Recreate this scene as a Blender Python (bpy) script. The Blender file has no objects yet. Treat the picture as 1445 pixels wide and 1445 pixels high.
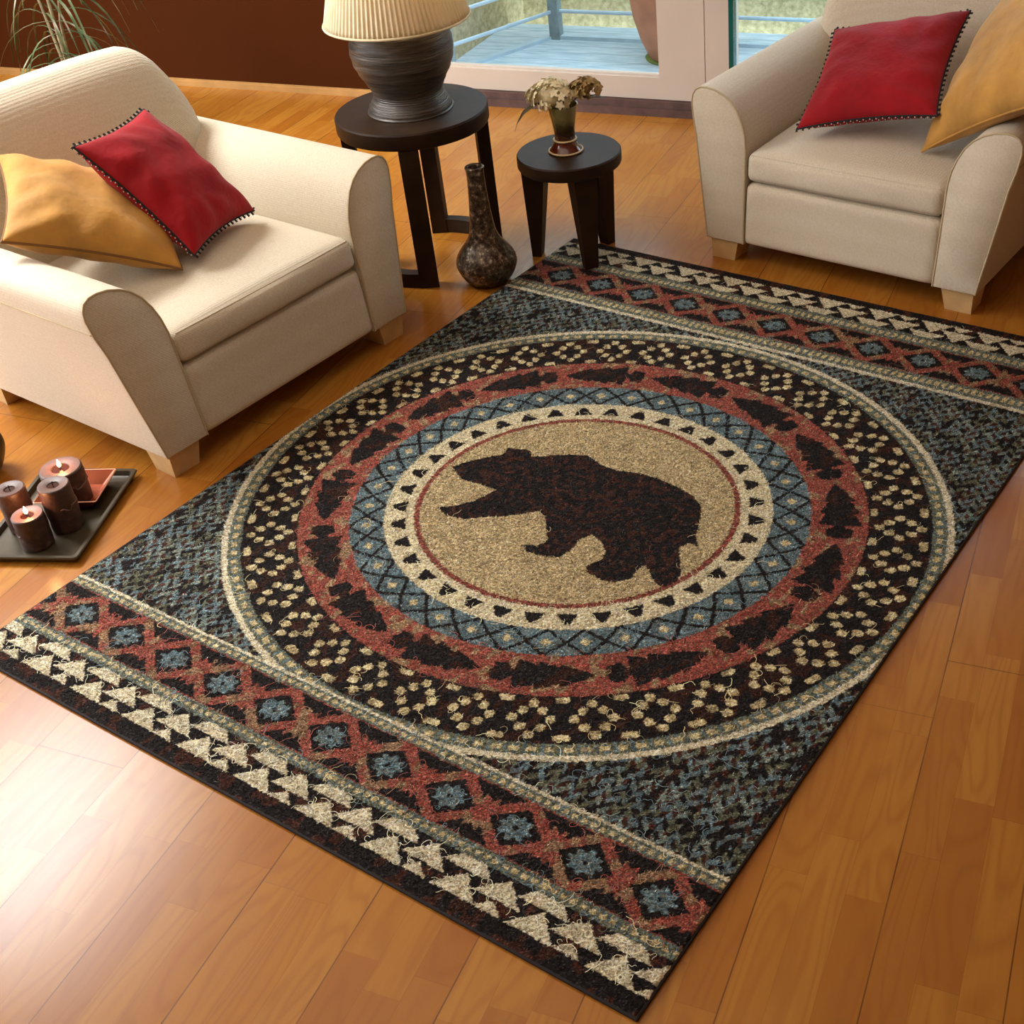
import bpy, bmesh, math, random
import numpy as np
from mathutils import Vector, Matrix, Euler
random.seed(7); RNG = np.random.default_rng(11)
C = bpy.context.scene.collection
PI = math.pi
R = math.radians

# ------------------------------------------------------------------ helpers
def tag(o, label=None, cat=None, group=None, kind=None):
    if label: o['label'] = label
    if cat: o['category'] = cat
    if group: o['group'] = group
    if kind: o['kind'] = kind
    return o

def empty(name, loc, rz=0, **k):
    o = bpy.data.objects.new(name, None); C.objects.link(o)
    o.location = loc; o.rotation_euler = (0, 0, rz); o.empty_display_size = .1
    return tag(o, **k)

def mk(name, V, F, mat, parent=None, smooth=True, ang=40, sub=0):
    me = bpy.data.meshes.new(name)
    me.from_pydata([tuple(v) for v in V], [], [tuple(f) for f in F])
    bm = bmesh.new(); bm.from_mesh(me)
    bmesh.ops.recalc_face_normals(bm, faces=bm.faces)
    bm.to_mesh(me); bm.free()
    if smooth:
        me.shade_smooth(); me.set_sharp_from_angle(angle=R(ang))
    o = bpy.data.objects.new(name, me); C.objects.link(o)
    if mat: me.materials.append(mat)
    if parent: o.parent = parent
    if sub:
        m = o.modifiers.new('s', 'SUBSURF'); m.levels = sub; m.render_levels = sub
    return o

class MB:
    def __init__(s): s.V = []; s.F = []
    def add(s, V, F):
        b = len(s.V); s.V += [tuple(v) for v in V]; s.F += [tuple(i + b for i in f) for f in F]; return s
    def box(s, x0, x1, y0, y1, z0, z1, M=None):
        V = [(x, y, z) for x in (x0, x1) for y in (y0, y1) for z in (z0, z1)]
        if M is not None: V = [M @ Vector(v) for v in V]
        return s.add(V, [(0, 1, 3, 2), (4, 6, 7, 5), (0, 4, 5, 1), (2, 3, 7, 6), (0, 2, 6, 4), (1, 5, 7, 3)])
    def loft(s, rings, cap=True, close=True):
        n = len(rings[0]); V = [p for r in rings for p in r]; F = []
        for i in range(len(rings) - 1):
            for j in range(n if close else n - 1):
                k = (j + 1) % n
                F.append((i*n + j, i*n + k, (i+1)*n + k, (i+1)*n + j))
        if cap: F += [tuple(range(n)), tuple(range((len(rings)-1)*n, len(rings)*n))]
        return s.add(V, F)
    def tube(s, pts, r, n=8, closed=False, cap=True):
        pts = [Vector(p) for p in pts]; rings = []; m = len(pts); up = None
        for i, p in enumerate(pts):
            a = pts[(i-1) % m] if (closed or i > 0) else p
            b = pts[(i+1) % m] if (closed or i < m-1) else p
            t = (b - a).normalized()
            if up is None:
                up = Vector((0, 0, 1)) if abs(t.z) < .9 else Vector((1, 0, 0))
            up = (up - t*up.dot(t)).normalized(); w = t.cross(up)
            rr = r[i] if hasattr(r, '__len__') else r
            rings.append([p + (up*math.cos(2*PI*k/n) + w*math.sin(2*PI*k/n))*rr for k in range(n)])
        if closed: rings.append(rings[0]); return s.loft(rings, False)
        return s.loft(rings, cap)
    def lathe(s, prof, c=(0, 0, 0), n=40, fn=None, capt=True):
        rings = []
        for r, z in prof:
            rings.append([Vector((c[0] + (r if not fn else fn(r, z, 2*PI*k/n))*math.cos(2*PI*k/n),
                                  c[1] + (r if not fn else fn(r, z, 2*PI*k/n))*math.sin(2*PI*k/n), c[2] + z)) for k in range(n)])
        return s.loft(rings, capt)
    def ball(s, c, r, n=6):
        prof = [(r*math.sin(PI*i/n) + 1e-5, -r*math.cos(PI*i/n)) for i in range(n+1)]
        return s.lathe(prof, c, n*2)
    def obj(s, name, mat, parent=None, **k): return mk(name, s.V, s.F, mat, parent, **k)

def rbox(hx, hy, hz, r, n=14, fn=None):
    """rounded box as a subdivided cube; fn(x,y,z,u,v,w) may reshape it"""
    bm = bmesh.new(); bmesh.ops.create_cube(bm, size=2)
    bmesh.ops.subdivide_edges(bm, edges=bm.edges, cuts=n, use_grid_fill=True)
    V = []
    for v in bm.verts:
        def sp(t):  # crowd the grid toward the edges
            return math.copysign(1 - (1 - abs(t))**1.5, t)
        u = [sp(t) for t in v.co]
        p = [u[0]*hx, u[1]*hy, u[2]*hz]
        inn = [max(-(h - r), min(h - r, q)) for q, h in zip(p, (hx, hy, hz))]
        d = Vector([a - b for a, b in zip(p, inn)])
        if d.length > 1e-9:
            m = max(abs(d.x), abs(d.y), abs(d.z))
            d = d.normalized()*m
        q = Vector(inn) + d
        V.append(fn(q.x, q.y, q.z, u[0], u[1], u[2]) if fn else q)
    F = [[v.index for v in f.verts] for f in bm.faces]; bm.free()
    return V, F

# ------------------------------------------------------------------ materials
def lin(c):
    return tuple(((x/255)/12.92 if x/255 <= .04045 else ((x/255 + .055)/1.055)**2.4) for x in c) + (1,)

class N:
    def __init__(s, name):
        s.m = bpy.data.materials.new(name); s.m.use_nodes = True; s.t = s.m.node_tree
        s.b = s.t.nodes['Principled BSDF']
    def n(s, ty, **k):
        o = s.t.nodes.new(ty)
        for a, v in k.items():
            if a.startswith('i_'):
                o.inputs[int(a[2:]) if a[2:].isdigit() else a[2:].replace('_', ' ')].default_value = v
            else: setattr(o, a, v)
        return o
    def l(s, a, b): s.t.links.new(a, b); return s
    def math(s, op, a, b=None, c=None):
        o = s.t.nodes.new('ShaderNodeMath'); o.operation = op
        for i, v in enumerate((a, b, c)):
            if v is None: continue
            if isinstance(v, (int, float)): o.inputs[i].default_value = v
            else: s.l(v, o.inputs[i])
        return o.outputs[0]
    def mix(s, f, a, b, mode='MIX'):
        o = s.t.nodes.new('ShaderNodeMix'); o.data_type = 'RGBA'; o.blend_type = mode
        for i, v in ((0, f), (6, a), (7, b)):
            if isinstance(v, (int, float)): o.inputs[i].default_value = v
            elif isinstance(v, tuple): o.inputs[i].default_value = v
            else: s.l(v, o.inputs[i])
        return o.outputs[2]
    def coord(s, rot=0, scale=(1, 1, 1), obj=True):
        t = s.n('ShaderNodeTexCoord'); m = s.n('ShaderNodeMapping')
        m.inputs['Rotation'].default_value = (0, 0, rot); m.inputs['Scale'].default_value = scale
        s.l(t.outputs['Object' if obj else 'Generated'], m.inputs[0]); return m.outputs[0]
    def noise(s, vec, sc, det=3, rough=.5, dist=0):
        o = s.n('ShaderNodeTexNoise'); o.inputs['Scale'].default_value = sc; o.inputs['Detail'].default_value = det
        o.inputs['Roughness'].default_value = rough; o.inputs['Distortion'].default_value = dist
        if vec is not None: s.l(vec, o.inputs['Vector'])
        return o.outputs[0]
    def ramp(s, f, stops):
        o = s.n('ShaderNodeValToRGB'); e = o.color_ramp.elements
        while len(e) < len(stops): e.new(.5)
        for i, (p, c) in enumerate(stops): e[i].position = p; e[i].color = c
        s.l(f, o.inputs[0]); return o.outputs[0]
    def bump(s, h, st=.3, d=.01):
        o = s.n('ShaderNodeBump'); o.inputs['Strength'].default_value = st; o.inputs['Distance'].default_value = d
        s.l(h, o.inputs['Height']); s.l(o.outputs[0], s.b.inputs['Normal']); return s

def simple(name, rgb, rough=.5, var=.12, sc=8, bump=0, bsc=60, metal=0, bd=.004, spec=.5, coat=0):
    m = N(name); v = m.coord(); c = lin(rgb); f = m.noise(v, sc, 4)
    lo = tuple(x*(1-var) for x in c[:3]) + (1,); hi = tuple(min(1, x*(1+var)) for x in c[:3]) + (1,)
    m.l(m.ramp(f, [(.3, lo), (.7, hi)]), m.b.inputs['Base Color'])
    m.b.inputs['Roughness'].default_value = rough; m.b.inputs['Metallic'].default_value = metal
    m.b.inputs['Specular IOR Level'].default_value = spec; m.b.inputs['Coat Weight'].default_value = coat
    if bump: m.bump(m.noise(v, bsc, 3), bump, bd)
    return m.m

def fabric_mat():
    m = N('woven_cream_fabric'); t = m.n('ShaderNodeTexCoord'); s = m.n('ShaderNodeSeparateXYZ')
    m.l(t.outputs['Object'], s.inputs[0]); x, y, z = s.outputs
    k = 2*PI/.017
    a = m.math('SINE', m.math('MULTIPLY', m.math('ADD', m.math('ADD', x, y), m.math('MULTIPLY', z, .9)), k))
    b = m.math('SINE', m.math('MULTIPLY', m.math('SUBTRACT', m.math('SUBTRACT', x, y), m.math('MULTIPLY', z, .9)), k))
    w = m.math('MULTIPLY', a, b)
    n = m.noise(t.outputs['Object'], 180, 3)
    h = m.math('ADD', w, m.math('MULTIPLY', n, 1.2))
    c = m.ramp(m.math('MULTIPLY_ADD', w, .10, m.math('MULTIPLY', n, 1.0)),
               [(.2, lin((198, 185, 160))), (.75, lin((216, 206, 186)))])
    m.l(c, m.b.inputs['Base Color']); m.b.inputs['Roughness'].default_value = .85
    m.b.inputs['Sheen Weight'].default_value = .15; m.b.inputs['Specular IOR Level'].default_value = .2
    return m.bump(h, .3, .0012).m

def cloth_mat(name, rgb, var=.15, rough=.8, sheen=.3):
    m = N(name); v = m.coord(); c = lin(rgb)
    f = m.noise(v, 6, 4, .6); g = m.noise(v, 450, 2)
    lo = tuple(x*(1-var) for x in c[:3]) + (1,); hi = tuple(min(1, x*(1+var)) for x in c[:3]) + (1,)
    m.l(m.ramp(f, [(.3, lo), (.7, hi)]), m.b.inputs['Base Color'])
    m.b.inputs['Roughness'].default_value = rough; m.b.inputs['Sheen Weight'].default_value = sheen
    m.b.inputs['Specular IOR Level'].default_value = .25
    h = m.math('ADD', m.math('MULTIPLY', f, 4), m.math('MULTIPLY', g, .15))
    return m.bump(h, .3, .01).m

def floor_mat():
    m = N('strip_parquet'); v = m.coord(rot=-R(12.4)); s = m.n('ShaderNodeSeparateXYZ'); m.l(v, s.inputs[0])
    X = m.math('SUBTRACT', s.outputs[0], .157); Y = s.outputs[1]
    sw = .241/3
    si = m.math('FLOOR', m.math('DIVIDE', X, sw))
    wn = m.n('ShaderNodeTexWhiteNoise', noise_dimensions='1D'); m.l(si, wn.inputs['W'])
    L = .46
    yy = m.math('ADD', m.math('DIVIDE', Y, L), m.math('MULTIPLY', wn.outputs[0], 7.3))
    bi = m.math('FLOOR', yy)
    cb = m.n('ShaderNodeCombineXYZ'); m.l(si, cb.inputs[0]); m.l(bi, cb.inputs[1])
    w2 = m.n('ShaderNodeTexWhiteNoise', noise_dimensions='2D'); m.l(cb.outputs[0], w2.inputs['Vector'])
    # grain, offset per block
    off = m.n('ShaderNodeVectorMath', operation='MULTIPLY_ADD'); m.l(w2.outputs['Color'], off.inputs[0])
    off.inputs[1].default_value = (9, 9, 9); m.l(v, off.inputs[2])
    st = m.n('ShaderNodeVectorMath', operation='MULTIPLY'); m.l(off.outputs[0], st.inputs[0]); st.inputs[1].default_value = (1, .09, 1)
    g1 = m.noise(st.outputs[0], 55, 4, .6, .6)
    st2 = m.n('ShaderNodeVectorMath', operation='MULTIPLY'); m.l(off.outputs[0], st2.inputs[0]); st2.inputs[1].default_value = (1, .16, 1)
    g2 = m.noise(st2.outputs[0], 9, 1, .5, .3)
    ringv = m.math('SINE', m.math('MULTIPLY', g2, 75))
    ringv = m.math('POWER', m.math('MULTIPLY_ADD', ringv, .5, .5), 3)
    base = m.ramp(w2.outputs['Value'], [(0, lin((162, 103, 32))), (.35, lin((174, 116, 39))), (.7, lin((182, 127, 48))), (1, lin((154, 94, 28)))])
    base = m.mix(m.math('MULTIPLY', g1, .55), base, lin((138, 82, 28)))
    base = m.mix(m.math('MULTIPLY', ringv, .3), base, lin((132, 72, 24)))
    big = m.noise(v, 1.6, 2)
    base = m.mix(m.math('MULTIPLY', big, .25), base, lin((152, 86, 30)))
    # seams
    fx = m.math('FRACT', m.math('DIVIDE', X, .241))
    d1 = m.math('LESS_THAN', m.math('MINIMUM', fx, m.math('SUBTRACT', 1, fx)), .006)
    bx = m.math('FLOOR', m.math('DIVIDE', X, .241))
    w3 = m.n('ShaderNodeTexWhiteNoise', noise_dimensions='1D'); m.l(bx, w3.inputs['W'])
    fy = m.math('FRACT', m.math('ADD', m.math('DIVIDE', Y, 1.38), w3.outputs[0]))
    d2 = m.math('LESS_THAN', fy, .0018)
    sx = m.math('FRACT', m.math('DIVIDE', X, sw)); d3 = m.math('LESS_THAN', m.math('MINIMUM', sx, m.math('SUBTRACT', 1, sx)), .008)
    fb = m.math('FRACT', yy); d4 = m.math('LESS_THAN', fb, .003)
    seam = m.math('MAXIMUM', d1, d2); fine = m.math('MAXIMUM', d3, d4)
    patch = m.noise(v, 5, 1)
    seamk = m.math('MULTIPLY', seam, m.math('MULTIPLY_ADD', patch, 1.2, -.05))
    base = m.mix(m.math('MULTIPLY', fine, .3), base, lin((110, 55, 20)))
    base = m.mix(seamk, base, lin((60, 26, 10)))
    m.l(base, m.b.inputs['Base Color'])
    m.l(m.math('MULTIPLY_ADD', g1, .08, .21), m.b.inputs['Roughness'])
    m.b.inputs['Specular IOR Level'].default_value = .36
    return m.bump(m.math('SUBTRACT', m.math('MULTIPLY', g1, .15), seam), .25, .0015).m

def rug_mat(rough=.95):
    m = N('printed_shag_pile'); a = m.n('ShaderNodeAttribute', attribute_name='pile')
    m.l(a.outputs['Color'], m.b.inputs['Base Color']); m.b.inputs['Roughness'].default_value = rough
    m.b.inputs['Specular IOR Level'].default_value = .15; return m.m

def glass_mat(name='door_glass'):
    m = N(name); m.t.nodes.remove(m.b)
    tr = m.n('ShaderNodeBsdfTransparent'); tr.inputs[0].default_value = (.93, .97, .98, 1)
    gl = m.n('ShaderNodeBsdfGlossy'); gl.inputs['Roughness'].default_value = .02
    fr = m.n('ShaderNodeFresnel'); fr.inputs[0].default_value = 1.45
    mx = m.n('ShaderNodeMixShader'); m.l(m.math('MULTIPLY', fr.outputs[0], .6), mx.inputs[0]); m.l(tr.outputs[0], mx.inputs[1]); m.l(gl.outputs[0], mx.inputs[2])
    m.l(mx.outputs[0], m.t.nodes['Material Output'].inputs[0]); return m.m

M = {}
M['fabric'] = fabric_mat()
M['piping'] = simple('fabric_piping', (186, 168, 134), .8)
M['legwood'] = simple('pale_leg_wood', (205, 172, 118), .55, .1, 20)
M['red'] = cloth_mat('red_cotton', (148, 12, 22), .22, .85, .06)
M['mustard'] = cloth_mat('mustard_velvet', (182, 132, 58), .25, .75, .15)
M['mustardpipe'] = simple('mustard_piping', (120, 80, 36), .8)
M['blackcord'] = simple('black_cord', (18, 14, 14), .8)
M['bead'] = simple('pale_bead', (205, 200, 188), .35)
M['table'] = simple('dark_stained_wood', (46, 31, 18), .55, .25, 14, .05, 90, spec=.18)
M['wall'] = simple('brown_wall_paint', (66, 30, 6), .85, .12, 1.2, .1, 200, spec=.08)
M['plaster'] = simple('tan_plaster', (132, 96, 62), .85, .04, 2, .1, 150)
M['ceiling'] = simple('white_ceiling_paint', (225, 218, 204), .85, .03, 2)
M['skirt'] = simple('pale_skirting_wood', (176, 134, 78), .5, .12, 12)
M['frame'] = simple('cream_frame_paint', (196, 182, 168), .5, .04, 3)
M['sill'] = simple('worn_sill_wood', (84, 60, 54), .6, .35, 14, .3, 40)
M['glassedge'] = simple('teal_glass_edge', (14, 84, 78), .25)
M['glass'] = glass_mat()
M['tray'] = simple('olive_bronze_tray', (72, 64, 48), .33, .2, 9, .05, 60, metal=.25)
M['copper'] = simple('copper_enamel', (168, 82, 48), .25, .15, 9, metal=.45)
M['copperrim'] = simple('copper_rim', (205, 150, 120), .3, .1, 9, metal=.4)
M['wick'] = simple('burnt_wick', (20, 12, 10), .9)
M['terracotta'] = simple('terracotta', (172, 112, 84), .8, .15, 9, .2, 60)
M['bowl'] = simple('dark_stone_glaze', (52, 44, 36), .35, .5, 22, .1, 80)
M['stem'] = simple('palm_stem', (118, 112, 84), .7, .3, 60, .2, 90)
M['potclay'] = simple('dark_planter_glaze', (46, 34, 28), .4, .2)
M['soil'] = simple('potting_soil', (40, 28, 20), .95, .4, 60, .6, 90)
M['rail'] = simple('pale_blue_rail_paint', (176, 205, 222), .45, .08, 14)
M['post'] = simple('weathered_blue_post', (128, 156, 164), .6, .2, 20)

def wax():
    m = N('mocha_wax'); v = m.coord(); f = m.noise(v, 40, 4, .65)
    m.l(m.ramp(f, [(.35, lin((50, 32, 28))), (.6, lin((72, 49, 43))), (.75, lin((112, 84, 74)))]), m.b.inputs['Base Color'])
    m.b.inputs['Roughness'].default_value = .5; m.b.inputs['Subsurface Weight'].default_value = .15
    m.b.inputs['Subsurface Scale'].default_value = .01
    return m.bump(f, .4, .004).m
M['wax'] = wax()
M['waxtop'] = simple('mocha_wax_top', (88, 62, 54), .45, .15, 50, .2, 80)
M['pool'] = simple('molten_wax', (52, 22, 20), .08, .1)
def flame():
    m = N('candle_flame'); m.b.inputs['Emission Color'].default_value = (1, .5, .2, 1); m.b.inputs['Emission Strength'].default_value = 22
    m.b.inputs['Base Color'].default_value = (1, .6, .3, 1); return m.m
M['flame'] = flame()

def ceramic():
    m = N('ribbed_pewter_ceramic'); v = m.coord(scale=(1, 1, 22)); f = m.noise(v, 10, 5, .6)
    m.l(m.ramp(f, [(.3, lin((44, 40, 37))), (.55, lin((82, 76, 70))), (.75, lin((126, 119, 110)))]), m.b.inputs['Base Color'])
    m.b.inputs['Roughness'].default_value = .4; m.b.inputs['Metallic'].default_value = .35
    return m.bump(f, .6, .006).m
M['ceramic'] = ceramic()
def bronze():
    m = N('mottled_bronze_glaze'); v = m.coord(); f = m.noise(v, 55, 5, .7)
    m.l(m.ramp(f, [(.38, lin((42, 30, 24))), (.55, lin((98, 84, 70))), (.7, lin((196, 184, 164)))]), m.b.inputs['Base Color'])
    m.b.inputs['Roughness'].default_value = .32; m.b.inputs['Metallic'].default_value = .5
    return m.bump(f, .25, .003).m
M['bronze'] = bronze()
def shade():
    m = N('pleated_shade_fabric'); v = m.coord()
    m.b.inputs['Base Color'].default_value = lin((236, 226, 196)); m.b.inputs['Roughness'].default_value = .8
    tl = m.n('ShaderNodeBsdfTranslucent'); tl.inputs[0].default_value = lin((240, 222, 178))
    mx = m.n('ShaderNodeMixShader'); mx.inputs[0].default_value = .35
    m.l(m.b.outputs[0], mx.inputs[1]); m.l(tl.outputs[0], mx.inputs[2]); m.l(mx.outputs[0], m.t.nodes['Material Output'].inputs[0])
    m.l(m.ramp(m.noise(v, 30, 2), [(.3, lin((228, 216, 182))), (.7, lin((240, 230, 204)))]), m.b.inputs['Base Color'])
    return m.m
M['shade'] = shade()
M['shadetrim'] = simple('shade_trim', (222, 208, 170), .7)
M['vaseglass'] = None
def vglass():
    m = N('olive_glaze'); v = m.coord(); s = m.n('ShaderNodeSeparateXYZ'); m.l(v, s.inputs[0])
    f = m.math('ADD', s.outputs[2], m.math('MULTIPLY', m.noise(v, 18, 3), .07))
    m.l(m.ramp(m.math('MULTIPLY', f, 4), [(.3, lin((70, 26, 14))), (.42, lin((52, 38, 18))), (.52, lin((62, 58, 30))), (.66, lin((122, 116, 70)))]), m.b.inputs['Base Color'])
    m.b.inputs['Roughness'].default_value = .15; m.b.inputs['Coat Weight'].default_value = .5
    return m.m
M['vaseglass'] = vglass()
M['redglaze'] = simple('red_brown_glaze', (84, 30, 16), .12, .2, 20, coat=.5)
M['ring'] = simple('cream_glaze_ring', (216, 196, 150), .3)
M['petal'] = simple('dried_cream_petals', (240, 228, 190), .75, .2, 60)
M['petalb'] = simple('dried_brown_petals', (168, 142, 88), .75, .35, 60)
M['leaf'] = simple('dried_leaf', (66, 60, 34), .6, .3, 30)
def palm():
    m = N('palm_leaf'); v = m.coord(); f = m.noise(v, 9, 2)
    m.l(m.ramp(f, [(.3, lin((34, 50, 26))), (.55, lin((78, 92, 62))), (.75, lin((150, 136, 124)))]), m.b.inputs['Base Color'])
    m.b.inputs['Roughness'].default_value = .35; return m.m
M['palm'] = palm()
def stucco():
    m = N('olive_stucco'); v = m.coord(); f = m.noise(v, 34, 6, .65)
    m.l(m.ramp(f, [(.35, lin((142, 136, 98))), (.65, lin((188, 178, 138)))]), m.b.inputs['Base Color'])
    m.b.inputs['Roughness'].default_value = .95; return m.bump(f, .7, .012).m
M['stucco'] = stucco()
def deckm():
    m = N('painted_blue_decking'); v = m.coord(); s = m.n('ShaderNodeSeparateXYZ'); m.l(v, s.inputs[0])
    fy = m.math('FRACT', m.math('DIVIDE', s.outputs[1], .12)); ln = m.math('LESS_THAN', fy, .06)
    st = m.coord(scale=(.2, 1, 1)); g = m.noise(st, 30, 5, .65)
    c = m.ramp(g, [(.3, lin((150, 180, 196))), (.55, lin((184, 208, 220))), (.75, lin((214, 226, 230)))])
    c = m.mix(m.math('MULTIPLY', ln, .5), c, lin((84, 112, 130)))
    m.l(c, m.b.inputs['Base Color']); m.b.inputs['Roughness'].default_value = .6
    return m.bump(m.math('SUBTRACT', g, ln), .3, .004).m
M['deck'] = deckm()

# ------------------------------------------------------------------ room frame (walls lie 12.5 degrees off the rug)
TH = R(12.7); O = Vector((-2.24, 3.63, 0))
E1 = Vector((math.cos(TH), math.sin(TH), 0)); N1 = Vector((-math.sin(TH), math.cos(TH), 0))
def rm(a, n, z=0): return O + E1*a + N1*n + Vector((0, 0, z))
RM = Matrix.Translation(O) @ Matrix.Rotation(TH, 4, 'Z')
def roomobj(name, mb, mat, parent=None, **k):
    o = mb.obj(name, mat, parent, **k)
    if parent is None: o.matrix_world = RM
    return o
def struct(name, mb, mat, **k):
    return tag(roomobj(name, mb, mat, **k), kind='structure')

A0, A1, NF, HC = -2.3, 5.2, -7.0, 3.3
fl = MB().add([(-6, -6, 0), (8, -6, 0), (8, 6, 0), (-6, 6, 0)], [(0, 1, 2, 3)])
# floor clipped to the room: build in room frame but keep the board texture in world axes
V = [rm(A0, NF), rm(A1, NF), rm(A1, .02), rm(A0, .02)]
o = mk('floor', V + [v - Vector((0, 0, .1)) for v in V], [(0, 1, 2, 3), (4, 5, 6, 7), (0, 1, 5, 4), (1, 2, 6, 5), (2, 3, 7, 6), (3, 0, 4, 7)], floor_mat(), smooth=False)
tag(o, kind='structure')
DA0, DA1, DA2, DH = .42, 2.225, 3.9, 2.25
b = MB(); b.box(A0, DA0, 0, .2, 0, HC)
struct('wall_back', b, M['wall'], smooth=False)
b = MB(); b.box(DA2, A1, 0, .2, 0, HC); b.box(DA0, DA2, 0, .2, DH, HC)
struct('wall_back_upper', b, M['plaster'], smooth=False)
# left wall with a tall window the daylight comes through
b = MB(); wn0, wn1, wz0, wz1 = -6.4, -2.6, .45, 3.1
b.box(A0-.2, A0, NF, wn0, 0, HC); b.box(A0-.2, A0, wn1, .2, 0, HC); b.box(A0-.2, A0, wn0, wn1, 0, wz0); b.box(A0-.2, A0, wn0, wn1, wz1, HC)
struct('wall_left', b, M['wall'], smooth=False)
b = MB(); b.box(A0-.13, A0-.08, wn0, wn1, wz0, wz0+.06); b.box(A0-.13, A0-.08, wn0, wn1, wz1-.06, wz1)
for n in (wn0, (wn0+wn1)/2-.03, wn1-.06): b.box(A0-.13, A0-.08, n, n+.06, wz0, wz1)
struct('window_1', b, M['frame'], smooth=False)
b = MB(); b.box(A1, A1+.2, NF, .2, 0, HC); struct('wall_right', b, M['plaster'], smooth=False)
b = MB(); b.box(A0, A1, NF-.2, NF, 0, HC); struct('wall_front', b, M['plaster'], smooth=False)
b = MB(); b.box(A0-.2, -1.8, NF-.2, .2, HC, HC+.1); b.box(-.5, A1+.2, NF-.2, .2, HC, HC+.1); b.box(-1.8, -.5, NF-.2, -3.33, HC, HC+.1); b.box(-1.8, -.5, -1.57, .2, HC, HC+.1)
struct('ceiling', b, M['ceiling'], smooth=False)
b = MB()
for q in ((-1.8, -1.76, -3.33, -1.57), (-.54, -.5, -3.33, -1.57), (-1.8, -.5, -3.33, -3.29), (-1.8, -.5, -1.61, -1.57)): b.box(*q, HC-.02, HC+.1)
struct('window_2', b, M['frame'], smooth=False)
b = MB(); b.box(A0, DA0, -.016, 0, 0, .028); b.box(A0, DA0, -.011, 0, .028, .036); struct('baseboard_back', b, M['skirt'], smooth=False)
# sill under the glazed doors
b = MB(); b.box(DA0, DA2, -.03, .22, 0, .035); b.box(DA0, DA2, -.012, .22, .035, .065); struct('trim_1', b, M['sill'], smooth=False)
# door frame
b = MB()
b.box(DA0, DA0+.09, 0, .16, .065, DH); b.box(2.09, 2.20, .0, .16, .065, DH); b.box(DA2-.09, DA2, 0, .16, .065, DH)
b.box(DA0, DA2, 0, .16, DH-.09, DH)
struct('trim_2', b, M['frame'], smooth=False)
d = tag(bpy.data.objects.new('door_1', None), kind='structure'); C.objects.link(d); d.matrix_world = RM
b = MB(); b.box(.51, .64, .012, .09, .068, DH-.09); b.box(1.86, 2.082, .012, .09, .068, DH-.09)
b.box(.64, 1.86, .012, .09, .068, .168); b.box(.64, 1.86, .03, .09, DH-.25, DH-.09)
b.box(.64, 1.86, .03, .05, .168, .176); b.box(2.082, 2.09, .03, .09, .068, DH-.09)
roomobj('door_frame', b, M['frame'], d, smooth=False)
b = MB(); b.box(.64, 1.86, .056, .064, .168, DH-.25); roomobj('glass_pane', b, M['glass'], d, smooth=False)
b = MB(); b.box(1.93, 1.96, -.01, .03, .98, 1.12); b.tube([(1.945, -.005, 1.05), (1.945, -.05, 1.05), (1.83, -.05, 1.05)], .009)
roomobj('door_handle', b, M['bead'], d)
d = tag(bpy.data.objects.new('door_2', None), kind='structure'); C.objects.link(d); d.matrix_world = RM
b = MB(); b.box(2.2, 2.222, .0, .05, .066, DH-.09); roomobj('glass_edge', b, M['glassedge'], d, smooth=False)
b = MB(); b.box(2.222, DA2-.09, .02, .03, .066, DH-.09); roomobj('glass_pane', b, M['glass'], d, smooth=False)

# ------------------------------------------------------------------ balcony
b = MB(); b.box(-1.2, 5.2, .22, 1.32, -.12, -.005); tag(roomobj('balcony_floor', b, M['deck'], smooth=False), kind='structure')
b = MB(); b.box(-1.5, 5.5, 1.55, 1.75, -.6, 1.7); tag(roomobj('parapet_wall', b, M['stucco'], smooth=False), kind='structure')
b = MB(); b.box(.28, .48, .22, 1.55, -.6, 1.7); tag(roomobj('side_parapet_wall', b, M['stucco'], smooth=False), kind='structure')
DK = [(.49, .22), (.885, 1.06), (5, 1.06), (5, .22)]
def edge_pt(t, z): return (.49 + .395*t, .22 + .84*t, z)
rg = empty('balcony_railing', (0, 0, 0), label='pale blue metal balcony railing beyond the glass door', cat='railing')
rg.matrix_world = RM
b = MB()
b.box(.885-.028, .885+.03, 1.05, 1.11, -.005, 1.1); b.obj('corner_post', M['post'], rg, smooth=False)
b = MB(); b.box(.885+2.4, .885+2.45, 1.05, 1.1, -.005, 1.1); b.obj('post', M['post'], rg, smooth=False)
b = MB(); b.box(.50, .56, .42, .48, -.005, 1.1); b.obj('post', M['post'], rg, smooth=False)
for i in range(6):
    z = .143 + .155*i
    b = MB().tube([edge_pt(.1, z), (.885, 1.08, z), (5.0, 1.08, z)], .0105); b.obj('rail', M['rail'], rg)
b = MB(); b.add([(.42, .22, -.01), (.82, 1.07, -.01), (.87, 1.06, -.01), (.47, .22, -.01), (.42, .22, .012), (.82, 1.07, .012), (.87, 1.06, .012), (.47, .22, .012)],
                [(0, 1, 2, 3), (4, 5, 6, 7), (0, 1, 5, 4), (1, 2, 6, 5), (2, 3, 7, 6), (3, 0, 4, 7)])
b.box(.85, 5, 1.06, 1.10, -.01, .014); b.obj('kerb', M['rail'], rg, smooth=False)
# terracotta pot on the balcony
pt = empty('terracotta_pot', rm(1.66, .86, 0), label='large terracotta planter standing on the blue balcony deck', cat='plant pot')
MB().lathe([(.04, 0), (.130, 0), (.142, .01), (.185, .10), (.22, .22), (.24, .36), (.24, .46), (.265, .465), (.265, .52), (.23, .52), (.21, .45), (.0005, .44)], n=40).obj('body', M['terracotta'], pt)
MB().lathe([(.02, -.004), (.16, -.004), (.165, .004), (.14, .004)], n=40).obj('saucer', simple('mossy_saucer', (120, 140, 70), .9, .3), pt)

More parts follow.
